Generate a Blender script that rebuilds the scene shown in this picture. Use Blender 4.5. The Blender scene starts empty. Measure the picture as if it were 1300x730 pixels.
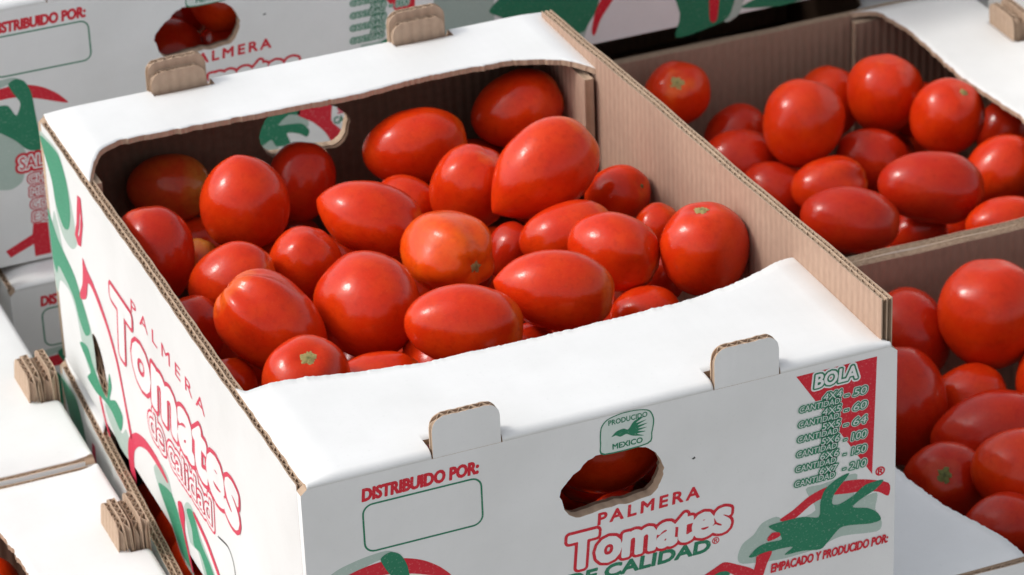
import bpy, bmesh, math, random
import numpy as np
from mathutils import Matrix, Vector, noise

random.seed(7)
OZ = 0.345                      # height of the front carton's rim plane above the floor is OZ; everything below is written from that rim
sc = bpy.context.scene

# ------------------------------------------------------------------ camera
cam_data = bpy.data.cameras.new('camera'); cam = bpy.data.objects.new('camera', cam_data)
sc.collection.objects.link(cam); sc.camera = cam
Rw = Matrix(((0.92321741, -0.38261993, -0.03565945), (0.21258309, 0.43121787, 0.87684638), (0.32012191, 0.81710045, -0.47944637)))
M = Matrix.Identity(4)
for i in range(3):
    M[i][0] = Rw[0][i]; M[i][1] = Rw[1][i]; M[i][2] = -Rw[2][i]
M.translation = Vector((-0.47035731, -1.49426856, 0.9602695 + OZ))
cam.matrix_world = M
cam_data.sensor_width = 36; cam_data.lens = 128.401
cam_data.clip_start = .05; cam_data.clip_end = 60
cam_data.dof.use_dof = True; cam_data.dof.focus_distance = 1.83; cam_data.dof.aperture_fstop = 24

# ------------------------------------------------------------------ light
SUN_EL, SUN_AZ = 45, -70        # azimuth from +y (away from the camera) towards +x
w = bpy.data.worlds.new('World'); sc.world = w; w.use_nodes = True
nt = w.node_tree
sky = nt.nodes.new('ShaderNodeTexSky'); sky.sky_type = 'NISHITA'; sky.sun_disc = False
sky.sun_elevation = math.radians(SUN_EL); sky.sun_rotation = math.radians(SUN_AZ)
sky.dust_density = 3.0; sky.air_density = 1.0; sky.ozone_density = 1.0
hs = nt.nodes.new('ShaderNodeHueSaturation'); hs.inputs['Saturation'].default_value = .28     # thin cloud: the sky is nearly white
nt.links.new(sky.outputs[0], hs.inputs['Color']); nt.links.new(hs.outputs[0], nt.nodes['Background'].inputs[0]); nt.nodes['Background'].inputs[1].default_value = .15
sun_d = bpy.data.lights.new('sun', 'SUN'); sun_d.energy = .76; sun_d.angle = math.radians(9); sun_d.color = (1, .96, .9)
sun = bpy.data.objects.new('sun', sun_d); sc.collection.objects.link(sun)
el, az = math.radians(SUN_EL), math.radians(SUN_AZ)
sd = Vector((math.sin(az)*math.cos(el), math.cos(az)*math.cos(el), math.sin(el)))
sun.rotation_euler = sd.to_track_quat('Z', 'Y').to_euler()
sun.location = sd*3
sc.view_settings.view_transform = 'Standard'; sc.view_settings.look = 'None'
sc.view_settings.exposure = 0.45; sc.view_settings.gamma = 1.0

# ------------------------------------------------------------------ materials
def mat(name):
    m = bpy.data.materials.new(name); m.use_nodes = True
    n = m.node_tree; b = n.nodes['Principled BSDF']
    return m, n, b
def N(n, t, **k):
    x = n.nodes.new(t)
    for a, v in k.items(): setattr(x, a, v)
    return x
def noise_node(n, vec, scale, detail=3, rough=.55):
    t = N(n, 'ShaderNodeTexNoise'); t.inputs['Scale'].default_value = scale
    t.inputs['Detail'].default_value = detail; t.inputs['Roughness'].default_value = rough
    n.links.new(vec, t.inputs['Vector']); return t.outputs['Fac']
def mix(n, f, a, b):
    m = N(n, 'ShaderNodeMix', data_type='RGBA')
    for s, v in ((0, f), (6, a), (7, b)):
        if hasattr(v, 'links'): n.links.new(v, m.inputs[s])
        else: m.inputs[s].default_value = v if s == 0 else (*v, 1)
    return m.outputs[2]
def ramp(n, f, a, b, ca=0.0, cb=1.0):
    r = N(n, 'ShaderNodeMapRange'); n.links.new(f, r.inputs[0])
    for i, v in ((1, a), (2, b), (3, ca), (4, cb)): r.inputs[i].default_value = v
    return r.outputs[0]
def bump(n, b, h, strength, dist):
    k = N(n, 'ShaderNodeBump'); k.inputs['Strength'].default_value = strength; k.inputs['Distance'].default_value = dist
    n.links.new(h, k.inputs['Height']); n.links.new(k.outputs[0], b.inputs['Normal'])
def coords(n): return N(n, 'ShaderNodeTexCoord').outputs['Object']
def flute_wave(n, co, pitch, axis=0):
    s = N(n, 'ShaderNodeSeparateXYZ'); n.links.new(co, s.inputs[0])
    m = N(n, 'ShaderNodeMath', operation='MULTIPLY'); n.links.new(s.outputs[axis], m.inputs[0]); m.inputs[1].default_value = 2*math.pi/pitch
    c = N(n, 'ShaderNodeMath', operation='SINE'); n.links.new(m.outputs[0], c.inputs[0])
    return c.outputs[0]

def paper(name, base, dirt, rough, fl=.04):
    m, n, b = mat(name); co = coords(n)
    f1 = noise_node(n, co, 14, 5); f2 = noise_node(n, co, 420, 2)
    c = mix(n, ramp(n, f1, .38, .68, 0, .65), base, dirt)
    c = mix(n, ramp(n, f2, .62, .8, 0, .25), c, tuple(x*.75 for x in base))
    n.links.new(c, b.inputs['Base Color']); b.inputs['Roughness'].default_value = rough
    b.inputs['Specular IOR Level'].default_value = .35
    wv = flute_wave(n, co, .0066)
    s = N(n, 'ShaderNodeMath', operation='MULTIPLY_ADD'); n.links.new(wv, s.inputs[0]); s.inputs[1].default_value = fl
    n.links.new(f1, s.inputs[2])
    bump(n, b, s.outputs[0], .35, .0006)
    return m
WHITE = paper('coated_white_paper', (.80, .80, .785), (.70, .70, .68), .42)
def kraft(name, base, dark, stripe, axis=0):
    m, n, b = mat(name); co = coords(n)
    mp = N(n, 'ShaderNodeMapping'); mp.inputs['Scale'].default_value = (1, 1, .55); n.links.new(co, mp.inputs[0])
    f1 = noise_node(n, mp.outputs[0], 260, 4); f0 = noise_node(n, co, 11, 3)
    wv = flute_wave(n, co, .0066, axis)
    c = mix(n, ramp(n, f1, .4, .8, 0, .5), base, dark)
    c = mix(n, ramp(n, wv, -1, 1, 0, stripe), c, tuple(x*.6 for x in base))
    c = mix(n, ramp(n, f0, .45, .75, 0, .4), c, dark)
    n.links.new(c, b.inputs['Base Color']); b.inputs['Roughness'].default_value = .85
    b.inputs['Specular IOR Level'].default_value = .2
    bump(n, b, wv, .5, .0005)
    return m
KRAFT = kraft('brown_kraft_liner', (.20, .125, .085), (.12, .07, .045), .15)  # end and flap liner, darkened to carry the shade inside the cartons
KRAFT_WALL = kraft('brown_wall_liner', (.48, .325, .238), (.33, .21, .155), .2, 1)
KRAFT_SHADED = kraft('shaded_wall_liner', (.36, .24, .175), (.25, .16, .11), .12, 1)  # same wall liner with the right-hand cartons' inner shade put into its colour
EDGE = kraft('cut_cardboard_edge', (.52, .38, .27), (.32, .22, .15), .05)
def flat(name, col, rough=.5, var=.15, paperco=(.75, .75, .73)):
    m, n, b = mat(name); co = coords(n)
    f = noise_node(n, co, 700, 3); g = noise_node(n, co, 60, 3)
    c = mix(n, ramp(n, f, .58, .78, 0, var), col, paperco)
    c = mix(n, ramp(n, g, .5, .8, 0, .3), c, tuple(x*.75 for x in col))
    n.links.new(c, b.inputs['Base Color']); b.inputs['Roughness'].default_value = rough
    b.inputs['Specular IOR Level'].default_value = .3
    return m
RED = flat('red_ink', (.62, .018, .035), var=.25)
PINK = flat('rose_red_ink', (.64, .035, .085), var=.2)
GREEN = flat('green_ink', (.022, .20, .105), var=.3)
SIDEGREEN = flat('mid_green_ink', (.045, .28, .155), var=.3)
HALO_INK = flat('washed_white_ink', (.62, .69, .64), var=.3)
PALEG = flat('pale_green_ink', (.42, .52, .46), var=.5)
INKW = flat('unprinted_white', (.80, .80, .785), .42, 0)
DARKI = flat('dark_ink', (.03, .035, .03), var=.1)

def tomato_material(name, ripe, stemc, spread):
    m, n, b = mat(name); co = coords(n)
    s = N(n, 'ShaderNodeSeparateXYZ'); n.links.new(co, s.inputs[0])
    oi = N(n, 'ShaderNodeObjectInfo')
    ad = N(n, 'ShaderNodeVectorMath', operation='ADD'); n.links.new(co, ad.inputs[0])
    rv = N(n, 'ShaderNodeCombineXYZ'); mm = N(n, 'ShaderNodeMath', operation='MULTIPLY'); mm.inputs[1].default_value = 37
    n.links.new(oi.outputs['Random'], mm.inputs[0]); n.links.new(mm.outputs[0], rv.inputs[0]); n.links.new(rv.outputs[0], ad.inputs[1])
    v = ad.outputs[0]
    big = noise_node(n, v, 1.6, 3); fine = noise_node(n, v, 26, 4, .7); mid = noise_node(n, v, 6, 4)
    c = mix(n, ramp(n, big, .4, .75, 0, .8), ripe, tuple(min(1, a*f) for a, f in zip(ripe, (1.12, 1.9, 1.2))))
    a = N(n, 'ShaderNodeMath', operation='MULTIPLY_ADD'); n.links.new(big, a.inputs[0]); a.inputs[1].default_value = .5
    n.links.new(s.outputs[2], a.inputs[2])
    c = mix(n, ramp(n, a.outputs[0], 1.32-spread, 1.45, 0, .6), c, stemc)
    c = mix(n, ramp(n, mid, .5, .75, 0, .5), c, tuple(x*.72 for x in ripe))
    c = mix(n, ramp(n, fine, .60, .74, 0, .34), c, (.74, .15, .05))
    dots = noise_node(n, v, 75, 1, .5)
    c = mix(n, ramp(n, dots, .70, .78, 0, .4), c, (.80, .26, .10))
    n.links.new(c, b.inputs['Base Color'])
    n.links.new(ramp(n, mid, .3, .8, .15, .23), b.inputs['Roughness'])
    b.inputs['Specular IOR Level'].default_value = .30
    b.inputs['Subsurface Weight'].default_value = .06
    b.inputs['Subsurface Radius'].default_value = (1, .25, .1); b.inputs['Subsurface Scale'].default_value = .004
    
    bump(n, b, mid, .03, .02)
    return m
T_RED = tomato_material('ripe_red_skin', (.62, .027, .003), (.72, .12, .010), .0)
T_DEEP = tomato_material('deep_red_skin', (.48, .017, .004), (.55, .05, .012), .0)  # deeper red skin, its colour also darkened for shade in the gaps
T_ORANGE = tomato_material('orange_red_skin', (.74, .065, .004), (.80, .12, .008), .25)
T_HALF = tomato_material('half_ripe_skin', (.52, .05, .012), (.42, .26, .04), .7)
def scar_material(name, rim, core):
    m, n, b = mat(name); co = coords(n)
    s = N(n, 'ShaderNodeVectorMath', operation='MULTIPLY'); n.links.new(co, s.inputs[0]); s.inputs[1].default_value = (1, 1, 0)
    l = N(n, 'ShaderNodeVectorMath', operation='LENGTH'); n.links.new(s.outputs[0], l.inputs[0])
    f = noise_node(n, co, 30, 4, .7)
    c = mix(n, ramp(n, l.outputs['Value'], .01, .07), core, rim)
    c = mix(n, ramp(n, f, .45, .65, 0, .7), c, tuple(x*.5 for x in rim))
    n.links.new(c, b.inputs['Base Color']); b.inputs['Roughness'].default_value = .8
    bump(n, b, f, .6, .02)
    return m
SCAR = scar_material('pale_corky_scar', (.55, .44, .16), (.20, .22, .06))
SCARG = scar_material('green_corky_scar', (.28, .30, .09), (.08, .09, .03))
m, n, b = mat('concrete_ground'); co = coords(n)
c = mix(n, ramp(n, noise_node(n, co, 8, 6), .3, .7), (.34, .33, .31), (.45, .43, .40)); n.links.new(c, b.inputs['Base Color'])
b.inputs['Roughness'].default_value = .9; bump(n, b, noise_node(n, co, 90, 5), .4, .002); CONC = m

# ------------------------------------------------------------------ helpers
col = sc.collection
def link(name, me, parent=None, mw=None):
    o = bpy.data.objects.new(name, me); col.objects.link(o)
    if parent is not None: o.parent = parent
    if mw is not None: o.matrix_local = mw
    return o
def thing(name, label, cat, loc, rz=0, group=None):
    o = bpy.data.objects.new(name, None); col.objects.link(o); o.empty_display_size = .05
    o.location = (loc[0], loc[1], loc[2]+OZ); o.rotation_euler = (0, 0, math.radians(rz))
    o['label'] = label; o['category'] = cat
    if group: o['group'] = group
    return o
def mesh_from_curve(cu):
    o = bpy.data.objects.new('tmp', cu); col.objects.link(o)
    bpy.context.view_layer.update()
    dg = bpy.context.evaluated_depsgraph_get()
    me = bpy.data.meshes.new_from_object(o.evaluated_get(dg))
    bpy.data.objects.remove(o); bpy.data.curves.remove(cu)
    me.materials.clear()
    return me
def shape(loops, mats, ext=0.0, z=0.0, outer=None):
    """flat filled outline (first loop) with holes; ext = full thickness, front face at z"""
    cu = bpy.data.curves.new('tmp', 'CURVE'); cu.dimensions = '2D'; cu.fill_mode = 'BOTH' if ext else 'FRONT'
    cu.extrude = ext/2
    for L in loops:
        s = cu.splines.new('POLY'); s.points.add(len(L)-1)
        for p, q in zip(s.points, L): p.co = (q[0], q[1], 0, 1)
        s.use_cyclic_u = True
    me = mesh_from_curve(cu)
    for v in me.vertices: v.co.z += z-ext/2
    if not isinstance(mats, (list, tuple)): mats = [mats]
    for m in mats: me.materials.append(m)
    if len(mats) > 1:
        for p in me.polygons: p.material_index = 0 if p.normal.z > .5 else 1
    return me
def smooth_loop(pts, it=2):
    """a rounded closed line through the given points"""
    if not it: return list(pts)
    n = len(pts); q = []
    for i in range(n):
        p0, p1, p2, p3 = pts[i-1], pts[i], pts[(i+1) % n], pts[(i+2) % n]
        for k in range(4):
            t = k/4
            q.append(tuple(.5*(2*p1[c]+(p2[c]-p0[c])*.8*t+(6*(p2[c]-p1[c])-.8*(2*(p2[c]-p0[c])+(p3[c]-p1[c])))*t*t+(.8*((p2[c]-p0[c])+(p3[c]-p1[c]))-4*(p2[c]-p1[c]))*t**3) for c in (0, 1)))
    return q
def mm(pts, it=1): return smooth_loop([(a/1000, b/1000) for a, b in pts], it)
def round_rect(x0, y0, x1, y1, r, n=6):
    out = []
    for cx, cy, a in ((x1-r, y1-r, 0), (x0+r, y1-r, 90), (x0+r, y0+r, 180), (x1-r, y0+r, 270)):
        for i in range(n+1):
            t = math.radians(a+90*i/n); out.append((cx+r*math.cos(t), cy+r*math.sin(t)))
    return out
_cache = {}
def glyphs(txt, box, shear, spacing, skew):
    """outline segments of a word fitted in box (metres)"""
    key = (txt, box, shear, spacing, skew)
    if key in _cache: return _cache[key]
    u0, v0, u1, v1 = [q/1000 for q in box]
    cu = bpy.data.curves.new('tmp', 'FONT'); cu.body = txt; cu.size = 1; cu.shear = shear
    cu.space_character = spacing; cu.resolution_u = 3; cu.fill_mode = 'NONE'
    me = mesh_from_curve(cu)
    P = np.array([v.co[:2] for v in me.vertices]); E = np.array([e.vertices[:] for e in me.edges])
    bpy.data.meshes.remove(me)
    lo, hi = P.min(0), P.max(0); f = (P-lo)/(hi-lo)
    Q = np.stack([u0+f[:, 0]*(u1-u0), v0+f[:, 1]*(v1-v0)+f[:, 0]*skew[0]/1000], 1)
    _cache[key] = (Q[E[:, 0]], Q[E[:, 1]], {})
    return _cache[key]
def words(txt, box, mat_, off=0.0, shear=0.0, z=.0001, spacing=1.0, skew=(0, 0)):
    """lettering fitted in box (u0,v0,u1,v1) in mm, fattened by off mm: a distance field round the glyphs, traced at that distance"""
    A, B, memo = glyphs(txt, box, shear, spacing, skew)
    o = off/1000; m_ = max(.0008, .0055 if (box[3]-box[1]) > 8.5 else .0018)
    if 'g' not in memo:
        hgt = (box[3]-box[1])/1000; cell = min(max(hgt/34, .00016), .0006)
        lo = np.minimum(A.min(0), B.min(0))-m_-.0006; hi = np.maximum(A.max(0), B.max(0))+m_+.0006
        nx, ny = int((hi[0]-lo[0])/cell)+2, int((hi[1]-lo[1])/cell)+2
        X = lo[0]+cell*np.arange(nx); Y = lo[1]+cell*np.arange(ny)
        G = np.full((nx, ny), 1.0); W_ = np.zeros((nx, ny), int)
        for a, b in zip(A, B):
            d = b-a; L2 = d@d
            if L2 < 1e-16: continue
            i0, i1 = np.searchsorted(X, min(a[0], b[0])-m_-.001), np.searchsorted(X, max(a[0], b[0])+m_+.001)
            xx, yy = np.meshgrid(X[i0:i1]-a[0], Y-a[1], indexing='ij')
            t = np.clip((xx*d[0]+yy*d[1])/L2, 0, 1)
            G[i0:i1] = np.minimum(G[i0:i1], np.hypot(xx-t*d[0], yy-t*d[1]))
            lo_, hi_ = (a, b) if a[0] < b[0] else (b, a)
            j0, j1 = np.searchsorted(X, lo_[0]), np.searchsorted(X, hi_[0])
            if j1 > j0:
                yc = lo_[1]+(hi_[1]-lo_[1])*(X[j0:j1]-lo_[0])/(hi_[0]-lo_[0])
                W_[j0:j1] += (Y[None, :] < yc[:, None])
        G[(W_ % 2) == 1] *= -1
        memo['g'] = (X, Y, G)
    X, Y, G = memo['g']
    g = G-o; g[np.abs(g) < 1e-9] = 1e-9
    nx, ny = g.shape; nxt = {}
    ins = g < 0
    cells = np.argwhere((ins[:-1, :-1] != ins[1:, :-1]) | (ins[:-1, :-1] != ins[:-1, 1:]) | (ins[1:, 1:] != ins[1:, :-1]) | (ins[1:, 1:] != ins[:-1, 1:]))
    pts = {}
    def ep(i, j, k):      # crossing on an edge: k=0 along x, 1 along y
        key = (i, j, k)
        if key not in pts:
            a = g[i, j]; b = g[i+1, j] if k == 0 else g[i, j+1]; t = a/(a-b)
            pts[key] = (X[i]+t*(X[1]-X[0]), Y[j]) if k == 0 else (X[i], Y[j]+t*(Y[1]-Y[0]))
        return key
    for i, j in cells:
        i = int(i); j = int(j)
        c = [ins[i, j], ins[i+1, j], ins[i+1, j+1], ins[i, j+1]]
        ed = [(i, j, 0), (i+1, j, 1), (i, j+1, 0), (i, j, 1)]
        outs = [k for k in range(4) if c[k] and not c[(k+1) % 4]]; inn = [k for k in range(4) if not c[k] and c[(k+1) % 4]]
        for q in outs:
            r = next((x_ for s_ in (3, 2, 1) for x_ in [(q+s_) % 4] if x_ in inn), None)
            if r is None: continue
            inn.remove(r); nxt[ep(*ed[r])] = ep(*ed[q])
    loops = []; left = set(nxt)
    while left:
        s_ = k = next(iter(left)); L = []
        while k in left:
            left.discard(k); L.append(pts[k]); k = nxt[k]
            if k not in nxt: break
        if len(L) > 5:
            keep = []
            for q in range(len(L)):
                a, b, c = L[q-1], L[q], L[(q+1) % len(L)]
                if abs((b[0]-a[0])*(c[1]-b[1])-(b[1]-a[1])*(c[0]-b[0])) > 2e-10: keep.append(b)
            if len(keep) > 3: loops.append(keep)
    return shape(loops, mat_, z=z)
def joined(meshes):
    """several print shapes -> one mesh with the material slots kept"""
    out = bpy.data.meshes.new('print'); bm = bmesh.new(); mats = []
    for me in meshes:
        base = []
        for m_ in me.materials:
            if m_ not in mats: mats.append(m_)
            base.append(mats.index(m_))
        n0 = len(bm.faces); bm.from_mesh(me); bm.faces.ensure_lookup_table()
        for f in bm.faces[n0:]: f.material_index = base[min(f.material_index, len(base)-1)]
    bm.to_mesh(out); bm.free()
    for m_ in mats: out.materials.append(m_)
    return out
def box_mesh(x0, x1, y0, y1, z0, z1, mats, pick=None):
    bm = bmesh.new(); bmesh.ops.create_cube(bm, size=1)
    for v in bm.verts: v.co = Vector((x0+(v.co.x+.5)*(x1-x0), y0+(v.co.y+.5)*(y1-y0), z0+(v.co.z+.5)*(z1-z0)))
    me = bpy.data.meshes.new('box'); bm.normal_update(); bm.to_mesh(me); bm.free()
    if not isinstance(mats, (list, tuple)): mats = [mats]
    for m_ in mats: me.materials.append(m_)
    if pick:
        for p in me.polygons: p.material_index = pick(p.normal)
    return me

# ------------------------------------------------------------------ the print on a carton, drawn once and shared
# coordinates in mm: u to the right, v up from the rim fold
HALO = .00008
def each(name, lst, shapes):
    for q in shapes: lst.append((name, q))
def P_outline(txt, box, ink, white, w_out, w_in, shear=0, z=.0001, spacing=1.0, skew=(0, 0)):
    return joined([words(txt, box, ink, w_out, shear, z, spacing, skew), words(txt, box, white, w_in, shear, z+.00012, spacing, skew)])
hand_hole = mm([(137.1,-45.7),(140.4,-38.8),(146.8,-33.8),(155.3,-27.2),(166.8,-25.8),(178.2,-26.6),(186.6,-28.8),(192.8,-34.9),(196.3,-43.7),(194.6,-52.3),(189.2,-58.7),(177.5,-60.1),(162.8,-59.5),(148.1,-61.1),(140.9,-56.9)], 2)
rr = random.Random(4)
hand_hole = [(a+rr.uniform(-.0005, .0005), b+rr.uniform(-.0005, .0005)) for a, b in hand_hole]
FRONT = []      # (name, mesh)
FRONT.append(('printed_heading', words('DISTRIBUIDO POR:', (29, -19.3, 92.5, -12.3), RED, .5, .12)))
FRONT.append(('printed_frame', shape([round_rect(.0283, -.0507, .0942, -.0216, .006), round_rect(.0293, -.0497, .0932, -.0226, .005)], GREEN, z=.0001)))
st = mm([(162.3,-27.2),(160.4,-20.5),(160.9,-11),(164.5,-6.5),(172.5,-4.6),(182,-4.8),(189,-7),(191.4,-13),(190.2,-20.7),(187.6,-27)], 2)
cx = sum(p[0] for p in st)/len(st); cy = sum(p[1] for p in st)/len(st)
inner = [(cx+(a-cx)*.955, cy+(b-cy)*.945) for a, b in st]
bird = mm([(167,-17.5),(170,-14.8),(174,-14.2),(176.5,-15.3),(180,-11.2),(186,-9.6),(181,-12.6),(187,-12),(181.6,-14.2),(187.6,-14.2),(182,-16),(187.3,-16.6),(182,-17.6),(186.6,-18.9),(181.5,-19.2),(185.5,-21.3),(179,-19.8),(175.5,-17.8),(172,-18.6),(169.5,-17.2)], 1)
FRONT.append(('printed_stamp', joined([shape([st], HALO_INK, z=.00006), shape([st, inner], GREEN, z=.00014), shape([bird], GREEN, z=.00014),
    words('PRODUCIDO', (165.5, -10.3, 187.5, -7.3), GREEN, .1, 0, .00014), words('MEXICO', (167.5, -25.2, 184.5, -22), GREEN, .15, 0, .00014)])))
FRONT.append(('printed_palmera', words('PALMERA', (158, -69, 216.5, -62.2), RED, .36, .08, .0001, 1.35, (1.5, 0))))
FRONT.append(('printed_tomates', P_outline('Tomates', (141.5, -92.4, 234, -72.2), RED, INKW, 3.0, 1.25, .1, .00016)))
FRONT.append(('printed_calidad', joined([words('DE CALIDAD', (139, -103, 222.5, -95.6), GREEN, .55, .12, .0001), words('®', (223.8, -99.5, 228, -95.4), RED, .1, 0)])))
bz = .0001
rows = []
sizes = ['4X4', '4X5', '5X5', '5X6', '6X6', '6X7']; counts = ['50', '60', '64', '100', '150', '210']
for i in range(6):
    v = -31.2-9.1*i; u = 275.5-.55*i
    for t, bx in (('CANTIDAD', (u, v, u+24, v+3.6)), (sizes[i], (289.5-.4*i, v+3.9, 300.5-.4*i, v+8.2)), ('- '+counts[i], (302.5-.2*i, v+2.2, 315.5, v+6.6))):
        rows += [words(t, bx, HALO_INK, 1.15, .15, bz+.0001), words(t, bx, GREEN, .72, .15, bz+.0002), words(t, bx, HALO_INK, .02, .15, bz+.0003)]
FRONT.append(('printed_red_wedge', shape([mm([(273.7,-8.6),(321.4,-8.2),(319.4,-80.9),(284.1,-24.9)], 0)], RED, z=bz-.00003)))
FRONT.append(('printed_bola', joined([words('BOLA', (284.5, -18.2, 309.5, -10.3), INKW, 2.2, .12, bz+.0001), words('BOLA', (284.5, -18.2, 309.5, -10.3), GREEN, 1.3, .12, bz+.0002), words('BOLA', (284.5, -18.2, 309.5, -10.3), INKW, .35, .12, bz+.0003)])))
FRONT.append(('printed_size_list', joined(rows)))
FRONT.append(('printed_mark', words('®', (321.5, -83, 327, -77.6), RED, .25)))
leafG = [(245.5,-113.1),(250.4,-108.8),(256.2,-107.3),(264.9,-107.7),(263.0,-103.0),(257.2,-97.3),(264.9,-96.3),(277.5,-96.7),(287.2,-99.4),(288.2,-90.4),(291.0,-82.9),(298.8,-77.9),(305.6,-76.6),(299.8,-83.3),(295.9,-88.4),(295.5,-93.4),(299.9,-94.6),(307.7,-91.6),(315.5,-86.5),(326.3,-86.3),(321.4,-91.2),(312.6,-95.0),(307.8,-98.8),(316.6,-101.7),(322.6,-106.0),(325.1,-111.4),(318.7,-112.2),(306.9,-110.0),(300.0,-110.1),(293.2,-116.6),(288.3,-120.4),(277.6,-118.4),(266.8,-118.0),(271.7,-114.2),(263.0,-113.3),(253.3,-113.7),(247.5,-114.2)]
leafP = [(238.8,-111.7),(241.7,-104.3),(248.5,-100.0),(253.3,-94.2),(262.0,-92.4),(269.7,-97.6),(285.3,-94.7),(279.4,-79.8),(289.1,-79.3),(302.7,-77.9),(310.5,-79.0),(308.7,-93.9),(322.4,-93.5),(321.6,-103.6),(325.7,-113.1),(322.8,-118.5),(301.0,-115.6),(285.4,-119.6),(269.8,-120.4),(260.0,-119.8),(241.7,-116.7)]
arcR = [(263.9,-95.0),(271.7,-91.0),(281.3,-84.9),(291.0,-81.9),(302.7,-81.0),(314.4,-82.9),(329.5,-89.2),(329.5,-97.3),(323.4,-93.3),(314.5,-90.3),(304.7,-89.2),(293.0,-87.6),(283.3,-90.1),(275.5,-95.1),(269.7,-97.6)]
each('printed_leaf', FRONT, ([shape([mm(leafP)], PALEG, z=.00005), shape([mm(leafG)], GREEN, z=.00022)]))
each('printed_arc', FRONT, ([shape([mm(arcR)], RED, z=.00013), shape([mm([(250.4,-113.9),(259.1,-113.3),(256.1,-120.7),(252.2,-131),(246.4,-131),(249.4,-118.8)], 1)], RED, z=.0003),
    shape([mm([(256.5,-104.5),(259.5,-101.8),(263.5,-102.7),(264,-105),(260,-106.3),(256.8,-106.4)], 1)], RED, z=.0003),
    shape([mm([(213,-121),(225.3,-114.7),(231.1,-112.7),(238.8,-116.4),(248.4,-122.4),(251.3,-131.4),(243,-128),(236.8,-122.6),(231.1,-119.4),(221,-125)], 1)], RED, z=.0002),
    shape([mm([(221,-121.5),(227,-118.2),(232,-118.6),(234,-121),(228,-124)], 1)], GREEN, z=.0003)]))
FRONT.append(('printed_footing', words('EMPACADO Y PRODUCIDO POR:', (258.5, -127.1, 329.5, -121.8), RED, .28, .2, .00035)))
FRONT.append(('printed_speck', shape([mm([(212.5,-42.8),(214.2,-41.9),(214.8,-42.9),(213.4,-43.5)], 0)], DARKI, z=.0001)))
# lower left emblem
leafL = [(36.7,-56.2),(42.0,-53.3),(47.5,-56.3),(51.2,-64.7),(52.3,-78.1),(53.6,-95.1),(53.4,-107.0),(44.4,-105.0),(37.8,-97.5),(27.7,-89.4),(17.8,-85.9),(9,-84),(12,-76),(19.6,-69.7),(29.7,-70.2),(35.1,-71.4),(39.7,-79.3),(43.3,-71.2),(39.5,-63.6)]
each('printed_leaf', FRONT, ([shape([mm([(12,-86),(27.6,-89.4),(36.6,-91.9),(42.0,-102.7),(44.4,-111.1),(41.3,-121.0),(38.4,-127.9),(30.4,-131.6),(17.6,-128.1),(10.0,-118.6)])], PALEG, z=.00005),
    shape([mm([(8,-60),(14,-56),(27,-53),(40,-52),(44,-55),(30,-58),(18,-64)])], PALEG, z=.00005), shape([mm(leafL)], GREEN, z=.00022)]))
FRONT.append(('printed_arc', shape([mm([(10,-64.5),(20.0,-60.5),(30,-58.4),(42.6,-57.8),(52.0,-59.9),(60.4,-63.6),(68.7,-69.7),(75.2,-77.5),(66,-74.5),(55,-70.2),(40.4,-66.4),(28,-66.6),(16,-70.5),(8,-74)])], RED, z=.00012)))
FRONT.append(('printed_saladette', joined([words('SALADETTE', (38, -118.8, 92, -109.8), RED, 3, .1, .0003), words('SALADETTE', (38, -118.8, 92, -109.8), INKW, 1.2, .1, .0004), words('SALADETTE', (38, -118.8, 92, -109.8), RED, .1, .1, .0005)]+
    [words(t, (43.5, -129.5-9.4*i, 68, -123.8-9.4*i), m_, o_, .1, z_) for i, t in enumerate(('CH 110', 'MD 120', 'GD 140', 'EX 150')) for m_, o_, z_ in ((RED, 1.7, .0003), (INKW, .9, .0004), (RED, -.05, .0005))])))
FRONT.append(('printed_red_band', shape([mm([(43,-159.5),(53,-160.5),(53,-184),(42,-184),(42,-174.7),(25.4,-181.2),(22.6,-175.8),(41.6,-167.5)], 0)], RED, z=.0001)))
# middle emblem low on the panel (shows through the hand hole of the front carton)
def S_(pts): return pts

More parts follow.
